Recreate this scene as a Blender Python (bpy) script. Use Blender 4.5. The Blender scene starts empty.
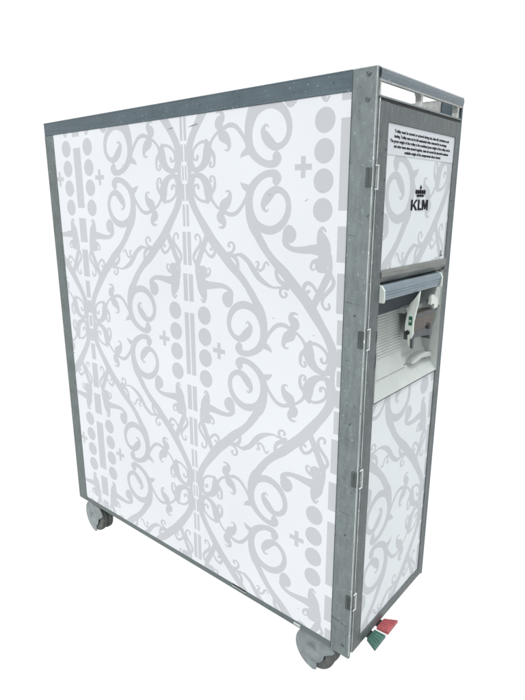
import bpy, bmesh, math, random
from mathutils import Vector, Euler, Matrix
from mathutils.geometry import delaunay_2d_cdt
random.seed(7)
sc = bpy.context.scene
ZB = 0.0880                       # height of the underside of the body above the ground
W, D, H = 0.298, 0.834, 0.93     # body width, depth, height (above its underside)

# ---------------------------------------------------------------- camera
cd = bpy.data.cameras.new('camera'); cam = bpy.data.objects.new('camera', cd)
sc.collection.objects.link(cam)
cd.sensor_fit = 'HORIZONTAL'; cd.sensor_width = 36; cd.lens = 543.839 / 525 * 36
cd.clip_start = 0.02; cd.clip_end = 200
cam.location = (-0.682303, -0.381044, 0.759373 + ZB)
cam.rotation_euler = (math.radians(74.8437), math.radians(0.0122), math.radians(-49.898))
sc.camera = cam
# ---------------------------------------------------------------- light: even white surround, brighter overhead
world = bpy.data.worlds.new('World'); sc.world = world; world.use_nodes = True
nt = world.node_tree; bg = nt.nodes['Background']
tc = nt.nodes.new('ShaderNodeTexCoord'); sp = nt.nodes.new('ShaderNodeSeparateXYZ')
nt.links.new(tc.outputs['Generated'], sp.inputs[0])
ad = nt.nodes.new('ShaderNodeMath'); ad.operation = 'MULTIPLY_ADD'; ad.inputs[1].default_value = .5; ad.inputs[2].default_value = .5
nt.links.new(sp.outputs['Z'], ad.inputs[0])
cr = nt.nodes.new('ShaderNodeValToRGB'); nt.links.new(ad.outputs[0], cr.inputs['Fac'])
for pos, v in ((0, .30), (.075, .30), (.125, 1.), (.76, 1.), (.95, 3.6)):      # 0 = straight down, 1 = straight up
    e = cr.color_ramp.elements.new(pos); e.color = (v, v, v, 1)
cr.color_ramp.elements.remove(cr.color_ramp.elements[0]); cr.color_ramp.elements.remove(cr.color_ramp.elements[-1])
nt.links.new(cr.outputs['Color'], bg.inputs['Color']); bg.inputs['Strength'].default_value = 1.03
sd = bpy.data.lights.new('sun', 'SUN'); sun = bpy.data.objects.new('sun', sd); sc.collection.objects.link(sun)
sd.energy = 1.1; sd.angle = math.radians(3); sd.color = (1, .97, .93)
sun.rotation_euler = Vector((-0.58, -0.28, 0.85)).to_track_quat('Z', 'Y').to_euler()
sc.view_settings.view_transform = 'Standard'; sc.view_settings.look = 'None'
sc.view_settings.exposure = 0; sc.view_settings.gamma = 1

# ---------------------------------------------------------------- materials
def nodes(name):
    m = bpy.data.materials.new(name); m.use_nodes = True
    return m, m.node_tree, m.node_tree.nodes['Principled BSDF']

def metal(name, col, rough=.42, metallic=.75, grain=(6, 6, 90), amp=.22, spots=.35, grime=.0):
    """brushed, worn aluminium: stretched grain, blotches, dark nicks and scuffs"""
    m, t, b = nodes(name); N, L = t.nodes, t.links
    tc = N.new('ShaderNodeTexCoord')
    mp = N.new('ShaderNodeMapping'); mp.inputs['Scale'].default_value = grain; L.new(tc.outputs['Object'], mp.inputs[0])
    n1 = N.new('ShaderNodeTexNoise'); n1.inputs['Scale'].default_value = 8; n1.inputs['Detail'].default_value = 6; L.new(mp.outputs[0], n1.inputs['Vector'])
    n2 = N.new('ShaderNodeTexNoise'); n2.inputs['Scale'].default_value = 14; n2.inputs['Detail'].default_value = 8; n2.inputs['Roughness'].default_value = .65
    L.new(tc.outputs['Object'], n2.inputs['Vector'])
    n3 = N.new('ShaderNodeTexNoise'); n3.inputs['Scale'].default_value = 190; n3.inputs['Detail'].default_value = 3; L.new(tc.outputs['Object'], n3.inputs['Vector'])
    def rng(src, a, b_, c, d):
        r = N.new('ShaderNodeMapRange'); r.inputs['From Min'].default_value = a; r.inputs['From Max'].default_value = b_
        r.inputs['To Min'].default_value = c; r.inputs['To Max'].default_value = d; L.new(src, r.inputs['Value']); return r.outputs['Result']
    def mul(x, y):
        q = N.new('ShaderNodeMath'); q.operation = 'MULTIPLY'; L.new(x, q.inputs[0]); L.new(y, q.inputs[1]); return q.outputs[0]
    v = mul(rng(n1.outputs['Fac'], .3, .7, 1 - amp, 1 + amp), rng(n2.outputs['Fac'], .32, .68, 1 - amp * .9, 1 + amp * .7))
    v = mul(v, rng(n3.outputs['Fac'], .66, .74, 1, 1 - spots))
    v = mul(v, rng(n3.outputs['Fac'], .34, .28, 1, 1 + spots * 1.6))
    m2 = N.new('ShaderNodeMapping'); m2.inputs['Scale'].default_value = [1 + g * .35 for g in grain]; m2.inputs['Rotation'].default_value = (.25, .1, .15); L.new(tc.outputs['Object'], m2.inputs[0])
    n4 = N.new('ShaderNodeTexNoise'); n4.inputs['Scale'].default_value = 34; n4.inputs['Detail'].default_value = 5; n4.inputs['Roughness'].default_value = .7; L.new(m2.outputs[0], n4.inputs['Vector'])
    v = mul(v, rng(n4.outputs['Fac'], .64, .70, 1, 1.55))
    v = mul(v, rng(n4.outputs['Fac'], .37, .31, 1, .55))
    mx = N.new('ShaderNodeVectorMath'); mx.operation = 'SCALE'; mx.inputs[0].default_value = col
    L.new(v, mx.inputs['Scale']); L.new(mx.outputs[0], b.inputs['Base Color'])
    b.inputs['Metallic'].default_value = metallic
    L.new(rng(n2.outputs['Fac'], .3, .7, rough - .1, rough + .15), b.inputs['Roughness'])
    bp = N.new('ShaderNodeBump'); bp.inputs['Strength'].default_value = .25; bp.inputs['Distance'].default_value = .0006
    L.new(n1.outputs['Fac'], bp.inputs['Height']); L.new(bp.outputs[0], b.inputs['Normal'])
    return m

def plain(name, col, rough=.5, metallic=0., amp=.06, scale=30, bump=.0, spec=.5):
    m, t, b = nodes(name); N, L = t.nodes, t.links
    tc = N.new('ShaderNodeTexCoord'); n = N.new('ShaderNodeTexNoise'); n.inputs['Scale'].default_value = scale; n.inputs['Detail'].default_value = 7
    L.new(tc.outputs['Object'], n.inputs['Vector'])
    r = N.new('ShaderNodeMapRange'); r.inputs['From Min'].default_value = .3; r.inputs['From Max'].default_value = .7
    r.inputs['To Min'].default_value = 1 - amp; r.inputs['To Max'].default_value = 1 + amp; L.new(n.outputs['Fac'], r.inputs['Value'])
    mx = N.new('ShaderNodeVectorMath'); mx.operation = 'SCALE'; mx.inputs[0].default_value = col
    L.new(r.outputs[0], mx.inputs['Scale']); L.new(mx.outputs[0], b.inputs['Base Color'])
    b.inputs['Roughness'].default_value = rough; b.inputs['Metallic'].default_value = metallic
    b.inputs['Specular IOR Level'].default_value = spec
    if bump:
        bp = N.new('ShaderNodeBump'); bp.inputs['Strength'].default_value = bump; bp.inputs['Distance'].default_value = .001
        L.new(n.outputs['Fac'], bp.inputs['Height']); L.new(bp.outputs[0], b.inputs['Normal'])
    return m

M = dict(
    post=metal('worn_aluminium_post', (.205, .240, .245), rough=.4, metallic=.8, grain=(16, 16, 5), amp=.12, spots=.4),
    strip=metal('blue_grey_rail', (.115, .152, .172), rough=.38, metallic=.85, grain=(90, 1.5, 160), amp=.13, spots=.6),
    back=metal('dull_back_post', (.155, .185, .185), grain=(16, 16, 5), amp=.16, spots=.45),
    bottom=metal('dull_bottom_rail', (.15, .178, .18), grain=(90, 2, 160), amp=.14, spots=.5),
    door=metal('door_frame_metal', (.122, .142, .146), grain=(16, 16, 6), amp=.15, spots=.5),
    mid=metal('door_midrail_metal', (.19, .205, .195), grain=(3, 30, 60), amp=.18, spots=.35),
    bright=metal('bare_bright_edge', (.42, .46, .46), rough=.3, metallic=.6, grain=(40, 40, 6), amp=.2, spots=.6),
    clip=plain('bright_clip', (.50, .53, .53), .3, .1, .1, 200),
    hinge=metal('dark_hinge_steel', (.10, .12, .12), grain=(200, 200, 3), amp=.5, spots=.3),
    handle=metal('blue_grey_handle', (.17, .21, .235), rough=.3, metallic=.95, grain=(2, 120, 120), amp=.12, spots=.4),
    cast=metal('cast_support', (.42, .43, .42), grain=(20, 20, 20), amp=.2, spots=.3),
    screw=plain('screw_steel', (.12, .14, .14), .35, .8, .2, 300),
    dark=plain('black_seal', (.012, .014, .016), .7, 0, .2, 80),
    gap=plain('dark_scrape_and_shade', (.03, .045, .055), .6, 0, .2, 60),  # for real scrapes and slots, and the painted shade behind the bar
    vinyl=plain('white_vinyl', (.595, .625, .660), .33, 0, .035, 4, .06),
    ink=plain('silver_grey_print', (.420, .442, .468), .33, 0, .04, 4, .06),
    scuff=plain('scuff', (.20, .21, .22), .6, 0, .2, 200),
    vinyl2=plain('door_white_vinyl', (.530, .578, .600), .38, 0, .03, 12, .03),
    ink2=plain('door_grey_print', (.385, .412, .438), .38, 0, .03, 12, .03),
    label=plain('pale_grey_label', (.475, .515, .548), .4, 0, .02, 12),
    black=plain('black_print', (.008, .008, .016), .6, 0, .1, 40, spec=.1),
    plastic=plain('pale_green_grey_plastic', (.350, .388, .375), .38, 0, .08, 25, .05),
    white=plain('white_plastic', (.51, .565, .535), .4, 0, .06, 40),
    bar=metal('anodised_latch_bar', (.215, .270, .310), rough=.27, metallic=.95, grain=(2, 120, 200), amp=.15, spots=.2),
    brown=plain('worn_bronze_latch', (.085, .075, .064), .4, .5, .3, 300, .3),
    brownlo=plain('dark_grey_latch_and_shade', (.060, .070, .078), .5, .2, .15, 90),
    green=plain('green_pedal_rubber', (.045, .118, .096), .6, 0, .2, 60, .2),
    red=plain('red_pedal_rubber', (.29, .066, .075), .6, 0, .2, 60, .2),
    indic=plain('green_indicator', (.01, .10, .05), .4, 0, .3, 200),
    hub=plain('grey_castor_shell', (.190, .222, .230), .36, .2, .18, 60, .05),
    tyre=plain('grey_tyre', (.075, .085, .080), .6, 0, .3, 60, .4),
    fork=plain('black_castor_housing', (.022, .026, .028), .5, 0, .3, 60),
)

# ---------------------------------------------------------------- helpers
ROOT_LOC = Vector((W / 2, D / 2, 0))
def link(o, parent=None):
    sc.collection.objects.link(o)
    if parent is not None: o.parent = parent
    return o

def obj(name, bm, mats, parent, smooth=False):
    """mesh object, vertices given in trolley coordinates (z measured from the underside of the body)"""
    me = bpy.data.meshes.new(name)
    off = Vector((-ROOT_LOC.x, -ROOT_LOC.y, ZB))
    for v in bm.verts: v.co += off
    bm.normal_update()
    if smooth:
        for f in bm.faces: f.smooth = True
    bm.to_mesh(me); bm.free()
    for m in (mats if isinstance(mats, (list, tuple)) else [mats]): me.materials.append(m)
    o = bpy.data.objects.new(name, me)
    return link(o, parent)

def box(bm, a, b, bev=.0):
    t = bmesh.new(); bmesh.ops.create_cube(t, size=1)
    for v in t.verts: v.co = Vector([(a[i] + b[i]) / 2 + v.co[i] * (b[i] - a[i]) for i in range(3)])
    if bev: bmesh.ops.bevel(t, geom=t.edges[:], offset=bev, segments=2, affect='EDGES', profile=.5)
    join(bm, t); return bm

def join(bm, t, mi=0):
    mp = {v: bm.verts.new(v.co) for v in t.verts}
    for f in t.faces:
        try: nf = bm.faces.new([mp[v] for v in f.verts]); nf.smooth = f.smooth; nf.material_index = mi
        except ValueError: pass
    t.free()

def prism(bm, poly, axis, a, b, bev=0., mi=0):
    """extrude a 2-D polygon between a and b on an axis ('x': poly=(y,z); 'y': poly=(x,z); 'z': poly=(x,y))"""
    def P(p, q): return {'x': (q, p[0], p[1]), 'y': (p[0], q, p[1]), 'z': (p[0], p[1], q)}[axis]
    t = bmesh.new(); A = [t.verts.new(P(p, a)) for p in poly]; B = [t.verts.new(P(p, b)) for p in poly]; n = len(poly)
    t.faces.new(A); t.faces.new(B[::-1])
    for i in range(n): t.faces.new([A[i], B[i], B[(i + 1) % n], A[(i + 1) % n]])
    bmesh.ops.recalc_face_normals(t, faces=t.faces[:])
    if bev: bmesh.ops.bevel(t, geom=t.edges[:], offset=bev, segments=2, affect='EDGES', profile=.5)
    join(bm, t, mi); return bm

def lathe(bm, prof, centre, axis='x', n=40, mi=0, a0=0., a1=2 * math.pi):
    """profile (offset along axis, radius) turned round an axis; smooth"""
    t = bmesh.new(); rings = []
    full = abs(a1 - a0 - 2 * math.pi) < 1e-6; m = n if full else n + 1
    for (o, r) in prof:
        ring = []
        for k in range(m):
            a = a0 + (a1 - a0) * k / n; c, s = math.cos(a) * r, math.sin(a) * r
            co = {'x': (o, c, s), 'y': (c, o, s), 'z': (c, s, o)}[axis]
            ring.append(t.verts.new(Vector(centre) + Vector(co)))
        rings.append(ring)
    for i in range(len(rings) - 1):
        for k in range(n if full else n):
            f = t.faces.new([rings[i][k], rings[i][(k + 1) % m], rings[i + 1][(k + 1) % m], rings[i + 1][k]]); f.smooth = True
    bmesh.ops.remove_doubles(t, verts=t.verts[:], dist=1e-6)
    bmesh.ops.recalc_face_normals(t, faces=t.faces[:])
    join(bm, t, mi); return bm

# ---------------------------------------------------------------- scrollwork print
STROKES = [
([[0.20851,0.29375,0.01314],[0.20967,0.29863,0.01743],[0.20513,0.30456,0.01347],[0.19299,0.30584,0.01092],[0.17907,0.30174,0.01149],[0.16481,0.29246,0.01337],[0.15503,0.27981,0.01616],[0.15197,0.26686,0.01639],[0.1525,0.25258,0.0171],[0.15568,0.23943,0.02006],[0.16215,0.2239,0.02014],[0.17252,0.20853,0.01465],[0.1854,0.19215,0.01326]],1),
([[0.16862,0.21095,0.01335],[0.18219,0.19384,0.0137],[0.20291,0.17274,0.01439],[0.22634,0.15392,0.01756],[0.24476,0.13629,0.01867],[0.26286,0.12013,0.01857],[0.2763,0.1061,0.0186]],1),
([[0.26358,0.12066,0.01884],[0.27854,0.10323,0.01884],[0.28752,0.09,0.01486],[0.29786,0.07704,0.01307],[0.30817,0.06297,0.01254],[0.31567,0.04853,0.01197],[0.31898,0.03458,0.01116],[0.31816,0.01976,0.01188],[0.31519,0.00931,0.01375]],1),
([[0.1344,0.2936,0.00171],[0.13868,0.2895,0.00702],[0.14526,0.28584,0.011],[0.15343,0.28336,0.01212]],1),
([[0.19223,0.25167,0.0027],[0.18911,0.24885,0.00328],[0.18471,0.25092,0.00574],[0.18219,0.25744,0.01067],[0.1869,0.26558,0.01599],[0.19464,0.27359,0.01652],[0.20529,0.28098,0.01268],[0.21731,0.28014,0.00979],[0.22775,0.27219,0.01019],[0.23262,0.25985,0.01049],[0.23106,0.2463,0.01153],[0.22381,0.23363,0.0124],[0.21182,0.22408,0.01331],[0.1964,0.21964,0.0137],[0.18059,0.22201,0.01368],[0.16773,0.23006,0.01155],[0.16127,0.24071,0.00926]],1),
([[0.01503,0.29574,0.01119],[0.019,0.30457,0.01074],[0.03079,0.30853,0.00855],[0.04392,0.30463,0.01201],[0.05403,0.29488,0.01748],[0.0588,0.28354,0.02124],[0.05949,0.27223,0.01854],[0.05657,0.26416,0.00938]],1),
([[0.05736,0.26517,0.00609],[0.04601,0.26417,0.0052],[0.03395,0.26856,0.00538],[0.02541,0.27633,0.00572],[0.02312,0.28534,0.0062],[0.0273,0.29165,0.00468],[0.03384,0.29153,0.00469],[0.03479,0.28719,0.00681]],1),
([[0.06712,0.27844,0.0077],[0.0736,0.28581,0.00755],[0.07534,0.29442,0.00652],[0.07415,0.30231,0.00534],[0.0688,0.30541,0.00344],[0.06431,0.30258,0.00504],[0.06672,0.29807,0.00547]],1),
([[0.01361,0.31362,0.0086],[0.01373,0.30088,0.01095],[0.0107,0.28811,0.01102],[0.01081,0.27517,0.01102],[0.01568,0.26214,0.01123],[0.02594,0.24653,0.01223],[0.03698,0.23232,0.01345],[0.04795,0.2182,0.01536],[0.06254,0.20171,0.01786],[0.0752,0.1879,0.01705]],1),
([[0.01114,0.32637,0.00584],[0.01468,0.31916,0.00618],[0.01347,0.31109,0.00779]],1),
([[0.06367,0.27472,0.00621],[0.07028,0.26338,0.0059],[0.08095,0.25411,0.00525],[0.09519,0.24772,0.00644],[0.11099,0.24293,0.00745],[0.12492,0.24629,0.00749],[0.13699,0.2573,0.0071],[0.14548,0.26926,0.00605],[0.1515,0.2775,0.0066]],1),
([[0.10062,0.27977,0.00304],[0.10556,0.28117,0.00358],[0.10964,0.27675,0.00751],[0.10878,0.26946,0.01125],[0.10265,0.26212,0.01767],[0.09473,0.25717,0.01919],[0.08993,0.25216,0.01231]],1),
([[0.09514,0.24597,0.00835],[0.08673,0.24085,0.01647],[0.08875,0.23584,0.01797],[0.09473,0.23016,0.01252],[0.09421,0.22409,0.00842],[0.08833,0.22064,0.00458],[0.08181,0.22224,0.00215]],1),
([[0.09879,0.17745,0.00702],[0.11486,0.17453,0.00807],[0.12423,0.16615,0.00754],[0.12546,0.15596,0.00831],[0.12142,0.14661,0.00857]],1),
([[0.08502,0.18188,0.00728],[0.0988,0.17797,0.00578],[0.11142,0.18023,0.0054],[0.11795,0.18824,0.00616],[0.11528,0.19572,0.0047],[0.10822,0.19693,0.00389],[0.1049,0.19218,0.0057],[0.10771,0.18976,0.00379]],1),
([[0.11486,0.17479,0.0051],[0.1307,0.17726,0.00572],[0.14438,0.17128,0.00785]],0),
([[0.13372,0.17709,0.00822],[0.14902,0.16796,0.00975],[0.16072,0.15494,0.01133],[0.17232,0.14279,0.01085],[0.18708,0.13407,0.0078],[0.20318,0.12911,0.00409],[0.21735,0.13049,0.00394],[0.23277,0.13029,0.00736]],0),
([[0.16579,0.16658,0.00257],[0.16977,0.16859,0.00319],[0.17239,0.16454,0.0052],[0.1684,0.15803,0.00399],[0.17302,0.15538,0.00514]],0),
([[0.17499,0.15303,0.00379],[0.18219,0.15905,0.00513],[0.18542,0.16619,0.00451],[0.19024,0.16873,0.00358],[0.19377,0.16432,0.00365]],0),
([[0.10117,0.09428,0.02214],[0.1013,0.0997,0.0247],[0.10809,0.10849,0.01396],[0.10531,0.11488,0.00937],[0.09368,0.12016,0.00855],[0.07495,0.12053,0.01089],[0.05569,0.1187,0.01437],[0.04001,0.11944,0.01953],[0.03425,0.12446,0.01815]],1),
([[0.03401,0.09084,0.0038],[0.03863,0.08628,0.00449],[0.04285,0.09183,0.00946],[0.04011,0.10274,0.01945],[0.03578,0.11347,0.0227],[0.03305,0.12435,0.01996],[0.03673,0.13572,0.02289],[0.03781,0.14268,0.02615],[0.03134,0.14905,0.00874]],1),
([[0.04075,0.13743,0.00997],[0.05048,0.13549,0.00703],[0.05725,0.14013,0.00535],[0.05826,0.14671,0.00463],[0.05373,0.14934,0.00271],[0.0509,0.14642,0.00253]],1),
([[0.0243,0.12635,0.00571],[0.02346,0.14294,0.00802],[0.02639,0.15418,0.00926]],1),
([[0.28015,0.10213,0.01243],[0.28572,0.11273,0.01242],[0.29225,0.12507,0.0129],[0.2995,0.1392,0.0124],[0.306,0.15149,0.01293],[0.31028,0.15831,0.01297]],1),
([[0.27461,0.13001,0.0054],[0.27034,0.12798,0.00614],[0.26742,0.12388,0.00486],[0.26447,0.12933,0.00585],[0.26536,0.13741,0.00728],[0.27187,0.14271,0.00638],[0.28114,0.13919,0.0056],[0.28786,0.13154,0.0056]],1),
([[0.31098,0.11435,0.00401],[0.31257,0.10927,0.00511],[0.30847,0.10568,0.00485],[0.30296,0.10729,0.00437],[0.29937,0.11379,0.00554],[0.30055,0.12255,0.00685],[0.30824,0.13135,0.00691],[0.31588,0.1401,0.00733],[0.31884,0.1483,0.00641],[0.31467,0.15582,0.00642]],1),
([[0.2085,0.29554,0.01565],[0.2088,0.29553,0.01564]],2),
([[0.10053,0.09826,0.02696],[0.10089,0.09803,0.02695]],2)
]
PH, PV = .3355, .3127          # one cell: from a column of bars to the next, from a row of discs to the next knot
AXY, Z0 = .3750, .4973

def spline(pts, sub=5):
    out = []; n = len(pts)
    for i in range(n - 1):
        p0 = pts[max(i - 1, 0)]; p1 = pts[i]; p2 = pts[i + 1]; p3 = pts[min(i + 2, n - 1)]
        for s in range(sub):
            t = s / sub
            out.append(tuple(.5 * ((2 * b) + (-a + c) * t + (2 * a - 5 * b + 4 * c - d) * t * t + (-a + 3 * b - 3 * c + d) * t ** 3)
                             for a, b, c, d in zip(p0, p1, p2, p3)))
    out.append(tuple(pts[-1])); return out

def disc(cx, cy, rx, ry=None, n=28):
    ry = ry or rx
    return [(cx + rx * math.cos(2 * math.pi * k / n), cy + ry * math.sin(2 * math.pi * k / n)) for k in range(n)]

def ribbon(pts):
    polys = []; C = spline(pts); L = []; R = []
    for i, (x, y, w) in enumerate(C):
        a = C[max(i - 1, 0)]; b = C[min(i + 1, len(C) - 1)]
        dx, dy = b[0] - a[0], b[1] - a[1]; d = math.hypot(dx, dy) or 1
        nx, ny = -dy / d * w / 2, dx / d * w / 2
        L.append((x + nx, y + ny)); R.append((x - nx, y - ny))
    for i in range(len(C) - 1): polys.append([L[i], L[i + 1], R[i + 1], R[i]])
    polys.append(disc(C[0][0], C[0][1], C[0][2] / 2 * .98, n=14)); polys.append(disc(C[-1][0], C[-1][1], C[-1][2] / 2 * .98, n=14))
    return polys

def cell(double):
    """polygons of one cell; u from the column axis, v up from the disc row"""
    P = []
    for pts, rot in STROKES:
        if rot != 2: P += ribbon(pts)
        if rot == 2: P.append(disc(pts[0][0], pts[0][1], pts[0][2] / 2, n=24)); P.append(disc(PH - pts[0][0], PV - pts[0][1], pts[0][2] / 2, n=24)); continue
        if rot: P += ribbon([(PH - x, PV - y, w) for x, y, w in pts])
    def rect(a, b, c, d): return [(a, b), (c, b), (c, d), (a, d)]
    bars = [(0, .0615, .0134), (.0835, .135, .0134), (.151, .211, .0112), (.2205, .259, .0082), (.265, .294, .0064), (.300, PV, .0060)]
    for (o, s) in ((0, 1), (1, -1)):
        U = lambda u: u if s == 1 else PH - u
        V = lambda v: v if s == 1 else PV - v
        g = .0016 if (double and s == 1) or (double == 2) else -.0001
        for a, b, w in bars: P.append(rect(U(g), V(a), U(w), V(b)))
        for c in (.0204, .0612): P.append([(U(x), V(y)) for x, y in disc(.0402, c, .0172, n=40)])
        for q in ((.0610, -.0043, .0920, .0043), (.0722, .0043, .0808, .0155)):
            P.append(rect(U(q[0]), V(max(q[1], -.0043)), U(q[2]), V(q[3])))
        # little brackets round the knot
        P += ribbon([(U(.0135), V(PV - .022), .0030), (U(.0105), V(PV - .013), .0034), (U(.0145), V(PV - .006), .0032), (U(.0110), V(PV + .001), .0034)])
    return P

def inside(q, x, y):
    c = False; n = len(q); j = n - 1
    for i in range(n):
        xi, yi = q[i]; xj, yj = q[j]
        if (yi > y) != (yj > y) and x < (xj - xi) * (y - yi) / (yj - yi) + xi: c = not c
        j = i
    return c

def triangulate_cell(double):
    """one cell of the print as triangles, each either ground (0) or print (1)"""
    P = cell(double); polys = list(P)
    for q in P:                      # print of the mirrored neighbours that reaches over the cell's edges
        for m in (lambda p: (-p[0], p[1]), lambda p: (2 * PH - p[0], p[1]), lambda p: (p[0], -p[1]), lambda p: (p[0], 2 * PV - p[1])):
            r = [m(p) for p in q]
            if max(p[0] for p in r) > 1e-4 and min(p[0] for p in r) < PH - 1e-4 and max(p[1] for p in r) > 1e-4 and min(p[1] for p in r) < PV - 1e-4: polys.append(r)
    G = 24; grid = {}
    for k, q in enumerate(polys):
        xs = [p[0] for p in q]; ys = [p[1] for p in q]
        for i in range(int(max(min(xs), 0) / PH * G), int(min(max(xs), PH) / PH * G) + 1):
            for j in range(int(max(min(ys), 0) / PV * G), int(min(max(ys), PV) / PV * G) + 1): grid.setdefault((i, j), []).append(q)
    K = 100.; vs = [Vector((x * K, y * K)) for x, y in ((0, 0), (PH, 0), (PH, PV), (0, PV))]; es = [(0, 1), (1, 2), (2, 3), (3, 0)]
    for q in polys:
        n0 = len(vs); vs += [Vector((x * K, y * K)) for x, y in q]
        es += [(n0 + k, n0 + (k + 1) % len(q)) for k in range(len(q))]
    ov, oe, of, xv, xe, xf = delaunay_2d_cdt(vs, es, [], 0, 1e-5)
    V = [(v.x / K, v.y / K) for v in ov]; T = []
    for f in of:
        cx = sum(V[k][0] for k in f) / len(f); cy = sum(V[k][1] for k in f) / len(f)
        if not (0 < cx < PH and 0 < cy < PV): continue
        T.append((tuple(f), 1 if any(inside(q, cx, cy) for q in grid.get((int(cx / PH * G), int(cy / PV * G)), ())) else 0))
    return V, T

CELLS = {}
def printed_panel(name, parent, rect, origin, flip, cells, place, mats, double=0, back=.003):
    """flat printed sheet: ground and print triangulated together, so the print lies in the sheet.
       rect = (a0, b0, a1, b1) in plane coordinates; origin = the column axis / disc row; place(a, b) -> 3-D"""
    a0, b0, a1, b1 = rect
    if double not in CELLS: CELLS[double] = triangulate_cell(double)
    V, T = CELLS[double]; bm = bmesh.new()
    for i in range(*cells[0]):
        for j in range(*cells[1]):
            W_ = {}
            def vert(k):
                if k not in W_:
                    u, v = V[k]; u = min(max(u, 0), PH); v = min(max(v, 0), PV)
                    X = i * PH + (u if i % 2 == 0 else PH - u); Y = j * PV + (v if j % 2 == 0 else PV - v)
                    W_[k] = bm.verts.new((origin[0] + flip * X, origin[1] + Y, 0))
                return W_[k]
            for f, mi in T:
                try: nf = bm.faces.new([vert(k) for k in f]); nf.material_index = mi
                except ValueError: pass
    for co, no in (((a0, 0, 0), (-1, 0, 0)), ((a1, 0, 0), (1, 0, 0)), ((0, b0, 0), (0, -1, 0)), ((0, b1, 0), (0, 1, 0))):
        bmesh.ops.bisect_plane(bm, geom=bm.verts[:] + bm.edges[:] + bm.faces[:], plane_co=co, plane_no=no, clear_outer=True, dist=1e-7)
    bmesh.ops.remove_doubles(bm, verts=bm.verts[:], dist=2e-6)
    for v in bm.verts: v.co = place(v.co.x, v.co.y)
    # one-sided normals
    want = Vector(place(0, 0)) - Vector(place(0, 0, 1))
    bm.normal_update()
    for f in bm.faces:
        if f.normal.dot(want) < 0: f.normal_flip()
    C4 = ((a0, b0), (a1, b0), (a1, b1), (a0, b1))
    F = [bm.verts.new(place(x, y)) for x, y in C4]; B = [bm.verts.new(place(x, y, back)) for x, y in C4]
    bm.faces.new(B)
    for k in range(4): bm.faces.new([F[k], F[(k + 1) % 4], B[(k + 1) % 4], B[k]])
    return obj(name, bm, mats, parent)

def text_mesh(body, size, x, z, sx=1., bold=0., align='CENTER'):
    c = bpy.data.curves.new('t', 'FONT'); c.body = body; c.size = size; c.align_x = align; c.offset = bold; c.extrude = .00015
    o = bpy.data.objects.new('t', c); sc.collection.objects.link(o)
    bpy.context.view_layer.update()
    me = bpy.data.meshes.new_from_object(o.evaluated_get(bpy.context.evaluated_depsgraph_get()))
    w = max(v.co.x for v in me.vertices) - min(v.co.x for v in me.vertices)
    t = bmesh.new(); t.from_mesh(me)
    bpy.data.objects.remove(o); bpy.data.curves.remove(c); bpy.data.meshes.remove(me)
    return t, w

def put_text(bm, body, x0, x1, z, h, y, bold=0.):
    """one line of text fitted between x0 and x1 with cap height h, standing on z, on the front at depth y"""
    t, w = text_mesh(body, 1., 0, 0, bold=bold)
    xs = [v.co.x for v in t.verts]; mn = min(xs); k = (x1 - x0) / (max(xs) - mn); ky = h / .69
    for v in t.verts: v.co = Vector((x0 + (v.co.x - mn) * k, y - .0002 - v.co.z, z + v.co.y * ky))
    join(bm, t)

# ================================================================ THE TROLLEY
root = bpy.data.objects.new('airline_trolley', None); link(root); root.location = ROOT_LOC; root.empty_display_size = .1
root['label'] = 'tall slim airline service trolley with grey scrollwork on white panels and worn aluminium edges'
root['category'] = 'trolley'

# ---- frame
def post(x0, x1, y0, y1, m, side, top=H):
    bm = bmesh.new(); box(bm, (x0, y0, -.0025 if y0 == 0 else 0), (x1, y1, top), .0011)
    return obj('corner_post', bm, m, root)
fp = []
fp.append(post(0, .0062, 0, .0372, M['post'], 0))
fp.append(post(W - .0045, W, 0, .0372, M['strip'], 1))
post(0, .0062, .7985, D, M['back'], 0, .9028); post(W - .0045, W, .7985, D, M['back'], 1, .9028)
for s, x0, x1 in ((0, .0006, .0066), (1, W - .0066, W - .0006)):
    bm = bmesh.new()
    # side rail with a rolled top lip
    box(bm, (x0, .0372, .9030), (x1, D, H - .0006), .0012)
    box(bm, (x0 - .0006 if s == 0 else x1 - .0014, .0375, .9034), (x0 + .0014 if s == 0 else x1 + .0006, .7982, .9058), .0004)
    box(bm, (x0 - .0004, .0378, H - .0022), (x0 + .0014, D - .0006, H - .0001), .0005)
    box(bm, (x0 - .0003, .0378, .9032), (x0 + .0014, D - .0006, .9040), .0003)
    tr_ = obj('top_rail', bm, M['strip'] if s == 0 else M['cast'], root)  # right rail paler: sunlight on its inner face put into the colour
    bm = bmesh.new()
    box(bm, (x0, .0372, .0), (x1, .7985, .0120), .0008)
    br = obj('bottom_rail', bm, M['bottom'], root)
    if s == 0:
        bm = bmesh.new(); box(bm, (x0 - .0006, .2380, .0085), (x0 + .001, .2740, .0120), .0003); sl = obj('rail_slot', bm, M['dark'], br)
        bm = bmesh.new(); box(bm, (x0 - .0012, .2370, .0070), (x0 + .001, .2750, .0084), .0003); obj('slot_lip', bm, M['bright'], sl)
        bm = bmesh.new(); box(bm, (x0 - .0022, .1020, .0035), (x0 + .001, .1180, .0085), .0008); obj('rail_clip', bm, M['bright'], br)
def merge(o, bm, m):
    """surface marks become part of the mesh they lie on"""
    off = Vector((-ROOT_LOC.x, -ROOT_LOC.y, ZB)); t = bmesh.new(); t.from_mesh(o.data)
    for v in bm.verts: v.co += off
    o.data.materials.append(m); join(t, bm, len(o.data.materials) - 1); t.to_mesh(o.data); t.free()
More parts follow.
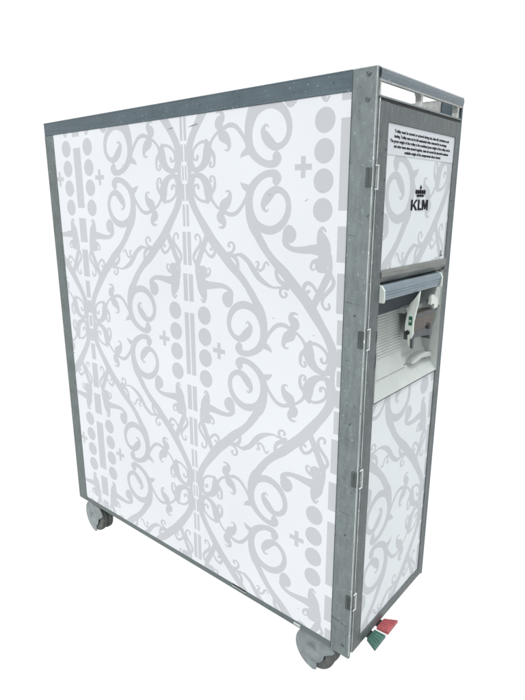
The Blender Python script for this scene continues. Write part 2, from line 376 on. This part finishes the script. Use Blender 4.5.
# screws on the posts
def screw(co, nrm, par, r=.0034):
    bm = bmesh.new(); s = nrm
    if s == 'x-': lathe(bm, [(-.0009, 0), (-.0009, r * .35), (-.0004, r * .4), (-.0004, r * .55), (-.0011, r * .7), (-.0007, r), (.0004, r)], co, 'x', 20)
    else: lathe(bm, [(-.0009, 0), (-.0011, r * .6), (-.0007, r), (.0004, r)], co, 'y', 20)
    obj('screw', bm, M['screw'], par, False)
for z in (.9215, .8905, .020): screw((0, .0128, z), 'x-', fp[0])
for z in (.600, .430, .2350): screw((0, .0180, z), 'x-', fp[0], .0018)
# scrapes across the near post
bm = bmesh.new()
for (ya, za, yb, zb, w) in ((.0365, .0665, .0065, .0610, .0016), (.0340, .0480, .0230, .0455, .0009), (.034, .6185, .010, .6165, .0007), (.030, .405, .016, .403, .0007), (.030, .2750, .012, .2735, .0006),
                            (.0345, .715, .020, .7135, .0006), (.031, .5300, .022, .5297, .0006), (.0075, .0450, .0060, .0150, .0009)):
    t = bmesh.new(); dy, dz = yb - ya, zb - za; L = math.hypot(dy, dz); ny, nz = -dz / L * w / 2, dy / L * w / 2
    prism(bm, [(ya + ny, za + nz), (yb + ny * .5, zb + nz * .5), (yb - ny * .5, zb - nz * .5), (ya - ny, za - nz)], 'x', -.00012, .0004)
merge(fp[0], bm, M['gap'])

# ---- long side panels with the print
marks = []
def mark(y, z, dy, dz, w=.0008):
    L = math.hypot(dy, dz); ny, nz = -dz / L * w / 2, dy / L * w / 2
    marks.append([(y - ny, z - nz), (y + dy * .5 - ny * 1.2, z + dz * .5 - nz * 1.2), (y + dy, z + dz), (y + dy * .5 + ny * 1.2, z + dz * .5 + nz * 1.2), (y + ny, z + nz)])
mark(.3380, .8880, .0240, -.0035, .0017); mark(.400, .8870, .016, -.002, .0012)
rnd = random.Random(3)
for k in range(16): mark(rnd.uniform(.06, .78), rnd.uniform(.03, .89), rnd.uniform(-.006, .006) + .001, rnd.uniform(-.004, .004), rnd.uniform(.0003, .0006))
spn = printed_panel('side_panel', root, (.0372, .0120, .7985, .9030), (AXY, Z0), -1, ((-2, 2), (-2, 2)),
              lambda a, b, d=0: (.0010 + d, a, b), [M['vinyl'], M['ink']], double=1)
bm = bmesh.new()
for q in marks: prism(bm, q, 'x', .0008, .0012)
merge(spn, bm, M['scuff'])
bm = bmesh.new(); box(bm, (W - .0040, .0372, .0120), (W - .0010, .7985, .9030)); obj('side_panel', bm, M['vinyl'], root)
# rear wall, floor, sunk top tray
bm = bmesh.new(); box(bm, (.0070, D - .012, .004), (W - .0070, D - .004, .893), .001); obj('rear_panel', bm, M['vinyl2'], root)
bm = bmesh.new(); box(bm, (.0070, .0300, .001), (W - .0070, D - .0125, .008)); obj('floor_plate', bm, M['bottom'], root)
bm = bmesh.new(); box(bm, (.0070, -.0004, .8936), (W - .0070, D - .0040, .8962), .0006); obj('top_tray', bm, M['post'], root)

# ---- handles, front and rear
def handle(y, s):
    bm = bmesh.new()
    prof = [(-.0005, .9150), (-.0022, .9185), (-.0028, .9225), (-.0020, .9270), (.0010, .9297), (.0050, .9305), (.0110, .9300), (.0150, .9285), (.0160, .9260), (.0130, .9245),
            (.0060, .9240), (.0035, .9210), (.0030, .9165), (.0020, .9148)]
    prism(bm, [(y + s * a, b) for a, b in prof], 'x', .0066, W - .0050)
    h = obj('handle', bm, M['handle'], root)
    bm = bmesh.new(); box(bm, (.0066, min(y - s * .0008, y + s * .0045), .9128), (W - .0050, max(y - s * .0008, y + s * .0045), .9152), .0008); obj('handle_flange', bm, M['cast'], h)
    for xc in (.1375, .2790, .0105):
        b2 = bmesh.new(); w = .0035 if xc != .0105 else .002
        for xx, ww in ((xc, w),):
            # splayed cast foot: wide above and below, waisted between
            pr = [(xx - ww * 2.4, .9155), (xx + ww * 2.4, .9155), (xx + ww * 1.0, .9105), (xx + ww * .75, .9040), (xx + ww * 1.3, .8962), (xx - ww * 1.3, .8962), (xx - ww * .75, .9040), (xx - ww * 1.0, .9105)]
            if xc == .0105: pr = [(max(p, .0068), q) for p, q in pr]
            prism(b2, pr, 'y', y + s * .0005, y + s * .0100, .0004)
        obj('handle_support', b2, M['cast'], h)
    return h
handle(0, 1); handle(D, -1)

# ---- door
DX0, DX1, DZ1 = .0128, .2932, .8900
PX0, PX1 = .0385, .2760
bm = bmesh.new()
box(bm, (DX0, 0, .0015), (PX0, .022, DZ1), .0009)
box(bm, (PX1, 0, .0015), (DX1, .022, DZ1), .0009)
box(bm, (PX0, .0003, .8655), (PX1, .022, DZ1 - .0004), .0006)
box(bm, (PX0, .0003, .0015), (PX1, .022, .0205), .0006)
door = obj('door', bm, M['door'], root)
bm = bmesh.new()
prism(bm, [(.0003, .6635), (-.0015, .6600), (-.0018, .6535), (.0050, .6440), (.0215, .6440), (.0215, .6635)], 'x', PX0, PX1)
obj('door_midrail', bm, M['mid'], door)
bm = bmesh.new(); box(bm, (.0066, .0040, .0015), (.0127, .0200, .8934)); box(bm, (.0128, .0012, .8901), (.2932, .0220, .8934)); obj('door_seal', bm, M['dark'], root)
bm = bmesh.new()
box(bm, (.0094, -.0003, .004), (.0116, .0040, .8930), .0006)
obj('hinge_strip', bm, M['bright'], root)
bm = bmesh.new(); box(bm, (-.0003, .0366, .0), (.0012, .0374, H - .001), .0003); box(bm, (-.0003, .0366, .0), (.0012, .0368, .001)); merge(fp[0], bm, M['hinge'])
bm = bmesh.new(); box(bm, (-.0004, -.0004, .004), (.0012, .0012, H - .001), .0005); obj('worn_highlight_edge', bm, M['bright'], fp[0])  # bare worn edge, with the bevel's highlight put into its bright colour
# clips of the door hinge, wrapped round the corner
for zc in (.7925, .5655, .3395, .1105):
    bm = bmesh.new()
    box(bm, (-.0016, .0012, zc - .0130), (.0006, .0105, zc + .0130), .0006)
    box(bm, (-.0022, .0050, zc - .0125), (.0002, .0064, zc + .0125), .0004)
    hc = obj('hinge_clip', bm, M['hinge'], root)
    bm = bmesh.new()
    box(bm, (.0104, -.0032, zc - .0165), (.0122, -.0008, zc + .0165), .0005)
    box(bm, (.0040, -.0030, zc + .0146), (.0104, -.0010, zc + .0162), .0004)
    box(bm, (.0040, -.0030, zc - .0162), (.0104, -.0010, zc - .0146), .0004)
    obj('bracket', bm, M['clip'], hc)
# little slots and nicks in the frame
bm = bmesh.new()
for (x, z, h) in ((.0365, .5640, .0090), (.0370, .5260, .0120)): prism(bm, [(x - .0012, z - h), (x + .0016, z - h * .6), (x + .0016, z + h), (x - .0002, z + h * .8)], 'y', -.0004, .0010)
for (x, z) in ((.0340, .8300), (.0350, .7450), (.0345, .7900), (.2840, .7620), (.2845, .6400)): box(bm, (x - .0022, -.00025, z - .0014), (x + .0010, .0008, z + .0014))
merge(door, bm, M['gap'])

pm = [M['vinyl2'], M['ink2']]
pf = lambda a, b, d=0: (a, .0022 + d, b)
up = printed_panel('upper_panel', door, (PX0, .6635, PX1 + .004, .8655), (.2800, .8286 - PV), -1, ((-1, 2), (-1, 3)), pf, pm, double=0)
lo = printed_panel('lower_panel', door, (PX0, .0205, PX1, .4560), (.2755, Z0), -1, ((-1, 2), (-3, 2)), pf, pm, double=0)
# pale strip with the notice
bm = bmesh.new(); box(bm, (PX0 + .0005, .0016, .8245), (PX1 - .0005, .00205, .8650)); lab = obj('notice_label', bm, M['label'], door)
bm = bmesh.new()
LN = ['Trolley must be stowed or secured during taxi, take-off, turbulence and',
      'landing. Trolley must not be left unattended when removed for its stowage.',
      'The gross weight of the trolley is the combined gross weight of the trolley and its',
      'and other items when stowed together, must not exceed the placarded maximum',
      'available weight of the compartment where stowed.']
RX = [(.0590, .2520), (.0590, .2440), (.0470, .2590), (.0590, .2530), (.0930, .2230)]
for k, (t, r) in enumerate(zip(LN, RX)): put_text(bm, t, r[0], r[1], .8545 - k * .0067, .0040, .0016, bold=.012)
obj('notice_text', bm, M['black'], lab)
# airline mark: crown over the letters
bm = bmesh.new()
y0, y1 = .0014, .0021; zl, hl = .7478, .0160
def letter(poly): prism(bm, [(p + .0035, zl + q * hl) for p, q in poly], 'y', y0, y1)
letter([(.1235, 0), (.1285, 0), (.1285, 1), (.1235, 1)])                                               # K
letter([(.1286, .38), (.1392, 1), (.1452, 1), (.1318, .42), (.1286, .28)])
letter([(.1312, .46), (.1350, .58), (.1458, 0), (.1398, 0)])
letter([(.1478, 0), (.1478, 1), (.1528, 1), (.1528, .20), (.1605, .20), (.1605, 0)])                    # L
letter([(.1630, 0), (.1630, 1), (.1690, 1), (.1738, .45), (.1786, 1), (.1846, 1), (.1846, 0), (.1800, 0), (.1800, .62), (.1755, .08), (.1721, .08), (.1676, .62), (.1676, 0)])
box(bm, (.1460, y0, .7682), (.1700, y1, .7716))
for cx in (.1435, .1507, .1580, .1653, .1725): lathe(bm, [(y0, 0), (y0, .0034), (y1, .0034)], (cx, 0, .7756), 'y', 20)
box(bm, (.1568, y0, .7791), (.1592, y1, .7858)); box(bm, (.1548, y0 - .0001, .7812), (.1612, y1, .7832))
obj('airline_logo', bm, M['black'], door)
bm = bmesh.new()
lathe(bm, [(y0, 0), (y0, .0036), (y1, .0036)], (.2585, 0, .6725), 'y', 16); box(bm, (.2520, y0, .6690), (.2655, y1, .6702)); box(bm, (.2560, y0, .6757), (.2600, y1, .6785))
obj('maker_mark', bm, M['scuff'], door)

# ---- moulded latch recess
RZ1, RZ0 = .6435, .4560
bm = bmesh.new(); prof = []
prof += [(.0060, RZ1), (.0380, RZ1 - .002), (.0400, .5870)]
z = .5850; n = 15; zlo = .5130; st = (z - zlo) / n
for k in range(n):          # horizontal ribs, sloping forward on the way down
    zz = z - k * st; yy = .0330 - .0095 * k / n
    prof += [(yy, zz), (yy - .0019, zz - st * .30), (yy - .0019, zz - st * .62), (yy - .0004, zz - st * .98)]
for k in range(13):
    a = k / 12; prof.append((.0235 - .0245 * (a ** 1.5), .5115 - (.5115 - RZ0 - .0005) * a))
XL, XR = PX0, PX1
A = [bm.verts.new((XL, y, zz)) for y, zz in prof]; B = [bm.verts.new((.1700, y, zz)) for y, zz in prof]
for k in range(len(prof) - 1): bm.faces.new([A[k], B[k], B[k + 1], A[k + 1]])
# right of the fin the wall is smooth
prof2 = [(.0060, RZ1), (.0380, RZ1 - .002), (.0400, .6040), (.0395, .5890), (.0180, .5860), (.0175, .5790), (.0360, .5760), (.0330, .5160), (.0300, .4990)]
for k in range(11):
    a = k / 10; prof2.append((.0260 - .0270 * (a ** 1.4), .4950 - (.4950 - RZ0 - .0005) * a))
A = [bm.verts.new((.1700, y, zz)) for y, zz in prof2]; B = [bm.verts.new((XR, y, zz)) for y, zz in prof2]
for k in range(len(prof2) - 1): bm.faces.new([A[k], B[k], B[k + 1], A[k + 1]])
# end walls and closing wall behind
for x in (XL + .0001, XR - .0001):
    q = [bm.verts.new((x, y, zz)) for y, zz in [(-.0008, RZ0 + .0005), (.0010, RZ1), (.0420, RZ1), (.0420, RZ0 + .0005)]]; bm.faces.new(q)
q = [bm.verts.new((x, .0420, zz)) for x, zz in [(XL, RZ0), (XR, RZ0), (XR, RZ1), (XL, RZ1)]]; bm.faces.new(q)
box(bm, (.1699, .0186, .5768), (.2756, .0400, .5868))
shell = obj('latch_recess', bm, M['plastic'], door)
# thin moulding line curving over the lower lip
bm = bmesh.new()
box(bm, (XL, -.0010, RZ0 - .0008), (XR, .0015, RZ0 + .0009), .0003)
obj('recess_lip', bm, M['gap'], door)
# dark backing above the ribs: the bar's shadow put into its colour
bm = bmesh.new(); box(bm, (XL + .0006, .0290, .5855), (.2745, .0360, .6405)); obj('bar_shade_backing', bm, M['gap'], door)
# bar across the top of the recess
bm = bmesh.new()
pr = [(.0060, .6425), (-.0010, .6415), (-.0045, .6385), (-.0060, .6345), (-.0060, .6310), (-.0048, .6300), (-.0056, .6288), (-.0056, .6268), (-.0044, .6260), (-.0052, .6248), (-.0050, .6228),
      (-.0038, .6220), (-.0042, .6205), (-.0030, .6180), (.0000, .6168), (.0120, .6168), (.0200, .6210), (.0200, .6425)]
prism(bm, pr, 'x', .0425, .2515)
bar = obj('latch_bar', bm, M['bar'], door)
bm = bmesh.new()
for xa, xb in ((.0390, .0425), (.2515, .2550)):
    prism(bm, [(.0060, .6430), (-.0030, .6405), (-.0075, .6340), (-.0078, .6180), (-.0070, .6155), (.0060, .6150)], 'x', xa, xb, .0005)
    obj('bar_end_cap', bm, M['white'], bar); bm = bmesh.new()
bm.free()
# cheek moulded at the right of the bar
bm = bmesh.new()
prism(bm, [(.2758, .6420), (.2640, .6330), (.2590, .6170), (.2500, .6020), (.2360, .5890), (.2360, .5830), (.2758, .5790)], 'y', .0030, .0340, .0006)
ck = obj('moulded_cheek', bm, M['plastic'], door)
bm = bmesh.new()
prism(bm, [(.2300, .5985), (.2360, .6040), (.2570, .5935), (.2600, .5780), (.2440, .5770), (.2440, .5850), (.2380, .5870), (.2300, .5860)], 'y', -.0004, .0060, .0006)
obj('latch_guard', bm, M['white'], door)
# fin shaped lever guard
bm = bmesh.new()
fin = [(-.0072, .6190), (-.0005, .6080), (.0083, .5970), (.0126, .5830), (.0150, .5637), (.0152, .5498), (.0097, .5436), (.0085, .5300), (.0063, .5230), (.0040, .5250), (.0030, .5330), (.0000, .5450),
       (.0000, .5657), (-.0026, .5830), (-.0057, .6005)]
prism(bm, fin, 'x', .1630, .1682, .0006)
f = obj('lever_guard', bm, M['white'], door)
bm = bmesh.new(); box(bm, (.1622, .0022, .5600), (.1632, .0085, .5750), .0002); obj('indicator_window', bm, M['indic'], f)
bm = bmesh.new(); box(bm, (.1617, .0040, .5655), (.1624, .0075, .5690), .0001); obj('indicator_flag', bm, M['clip'], f)
bm = bmesh.new(); lathe(bm, [(-.0008, 0), (-.0008, .0038), (.0006, .0040)], (.1630, .0090, .5470), 'x', 22); obj('key_hole', bm, M['dark'], f)
bm = bmesh.new(); prism(bm, [(.1600, .5370), (.1680, .5370), (.1670, .5220), (.1630, .5200)], 'y', -.0014, .0030, .0005); obj('catch_pin', bm, M['brownlo'], f)
# latch block
bm = bmesh.new()
prism(bm, [(.1672, .5800), (.2445, .5775), (.2480, .5690), (.2420, .5500), (.2330, .5440), (.2200, .5520), (.2050, .5500), (.1668, .5490)], 'y', -.0010, .0170, .0012)
lb = obj('turn_latch', bm, M['brown'], door)
bm = bmesh.new()
prism(bm, [(.1668, .5490), (.2050, .5500), (.2200, .5520), (.2330, .5440), (.2420, .5500), (.2420, .5300), (.2380, .5230), (.2340, .5310), (.1760, .5370), (.1668, .5330)], 'y', .0006, .0180, .0006)
obj('shaded_latch_shelf', bm, M['brownlo'], lb)  # dark shelf below the latch, the latch's shadow put into its colour
bm = bmesh.new(); lathe(bm, [(-.0030, 0), (-.0028, .0052), (-.0008, .0060)], (.2230, 0, .5500), 'y', 22); obj('latch_pivot', bm, M['dark'], lb)
bm = bmesh.new(); box(bm, (.1690, -.0022, .5725), (.2430, -.0008, .5775), .0006); obj('latch_plate', bm, M['brownlo'], lb)
# raised bright lip at the lower right of the recess
bm = bmesh.new()
pl = spline([(.1890, .4850, 0), (.2050, .4905, 0), (.2300, .4945, 0), (.2560, .4935, 0), (.2700, .4895, 0)], 5)
poly = [(a, b) for a, b, _ in pl] + [(.2700, .4815), (.2560, .4845), (.2300, .4870), (.2050, .4835)]
prism(bm, poly, 'y', .0085, .0260, .0012)
obj('drip_lip', bm, M['plastic'], door)
bm = bmesh.new(); box(bm, (XL, .0132, .4820), (.1700, .0150, .4830)); box(bm, (.1700, .0195, .4826), (XR, .0215, .4836)); obj('moulding_seam', bm, M['cast'], door)

# ---- brake pedals under the door
def pedal(pts, m):
    bm = bmesh.new(); zt = -.0100
    prism(bm, pts, 'z', zt - .0060, zt, .0010)
    a, b, c, d = [Vector(p) for p in pts]      # rear-left, rear-right, front-right, front-left
    for k in range(5):
        t = .12 + k * .19; p = d.lerp(c, t); q = a.lerp(b, t); p = p.lerp(q, .12); q = p.lerp(q, .85)
        n = Vector((-(q - p).y, (q - p).x)).normalized() * .0011
        prism(bm, [tuple(p + n), tuple(q + n), tuple(q - n), tuple(p - n)], 'z', zt - .0004, zt + .0013, .0003)
    o = obj('brake_pedal', bm, m, root)
    b2 = bmesh.new(); m2 = (a + b) / 2; prism(b2, [(m2.x - .009, m2.y + .05), (m2.x + .009, m2.y + .05), (m2.x + .009, m2.y + .0005), (m2.x - .009, m2.y + .0005)], 'z', zt - .0045, zt - .0006, .0005)
    obj('pedal_arm', b2, M['hinge'], o); return o
pg = pedal([(.0700, .0030), (.0985, .0030), (.0990, -.0200), (.0575, -.0205)], M['green']); pg['label'] = 'green ribbed brake pedal nearer the hinged corner'
pr_ = pedal([(.1060, .0030), (.1345, .0030), (.1480, -.0200), (.1075, -.0205)], M['red']); pr_['label'] = 'red ribbed brake pedal'

# ---- castors
def castor(x, y, ang, r=.0448):
    """twin wheel castor with grey side shells cut away at the front; axle along x before turning by ang"""
    Rm = Matrix.Translation((x, y, 0)) @ Matrix.Rotation(ang, 4, 'Z')
    def fin_(bm):
        for v in bm.verts: v.co = Rm @ v.co
        return bm
    zc = -.0430; w = .0165
    bm = bmesh.new()
    box(bm, (-.0180, -.036, -.0050), (.0180, .036, .0008), .001)
    box(bm, (-.0150, -.026, -.0200), (.0150, .030, -.0040), .002)
    lathe(bm, [(-w + .003, 0), (-w + .003, r * .80), (-.0040, r * .82), (.0040, r * .82), (w - .003, r * .80), (w - .003, 0)], (0, 0, zc), 'x', 40)
    c = obj('castor', fin_(bm), M['fork'], root)
    for s in (-1, 1):
        bm = bmesh.new(); R1 = r * .90
        a, b = (s * .0028, s * (w - .001))
        lathe(bm, [(a, R1 * .6), (a, R1 * .94), (a + s * .0012, R1 * .985), (a + s * .0030, R1), (b - s * .0030, R1), (b - s * .0010, R1 * .985), (b, R1 * .95), (b, R1 * .6)], (0, .0030, zc), 'x', 64)
        wl = obj('wheel', fin_(bm), M['tyre'], c)
        bm = bmesh.new()
        lathe(bm, [(a + s * .004, R1 * .3), (a + s * .006, R1 * 1.003), (a + s * .0075, R1 * 1.003), (a + s * .0076, R1 * .3)], (0, .0030, zc), 'x', 64)
        obj('tyre_band', fin_(bm), M['fork'], wl)
        # side shell: rounded behind and below, stepped notch at the lower front
        bm = bmesh.new(); dg = math.radians
        arc = [(math.cos(dg(t)) * r, math.sin(dg(t)) * r) for t in range(-86, 54, 4)]
        poly = [(-.0390, .0135), (-.0190, -.0015), (-.0055, -.0155), (-.0040, -.0180), (-.0036, -.0360), (-.0022, -.0420)] + arc + [(.0262, .0365), (-.0262, .0365), (-.0350, .0270), (-.0410, .0170)]
        poly = [(p, q + zc) for p, q in poly]
        prism(bm, poly, 'x', min(s * (w - .0008), s * (w + .0022)), max(s * (w - .0008), s * (w + .0022)), .0008)
        lathe(bm, [(s * (w + .0022), r * .62), (s * (w + .0032), r * .50), (s * (w + .0036), r * .22), (s * (w + .0028), r * .20), (s * (w + .0028), 0)], (.0, .008, zc), 'x', 40)
        obj('side_shell', fin_(bm), M['hub'], c)
    return c
castor(.0325, .0780, 0)
castor(.0250, .7790, math.radians(-4))
castor(.2600, .0800, 0)
castor(.2620, .7700, math.radians(3))
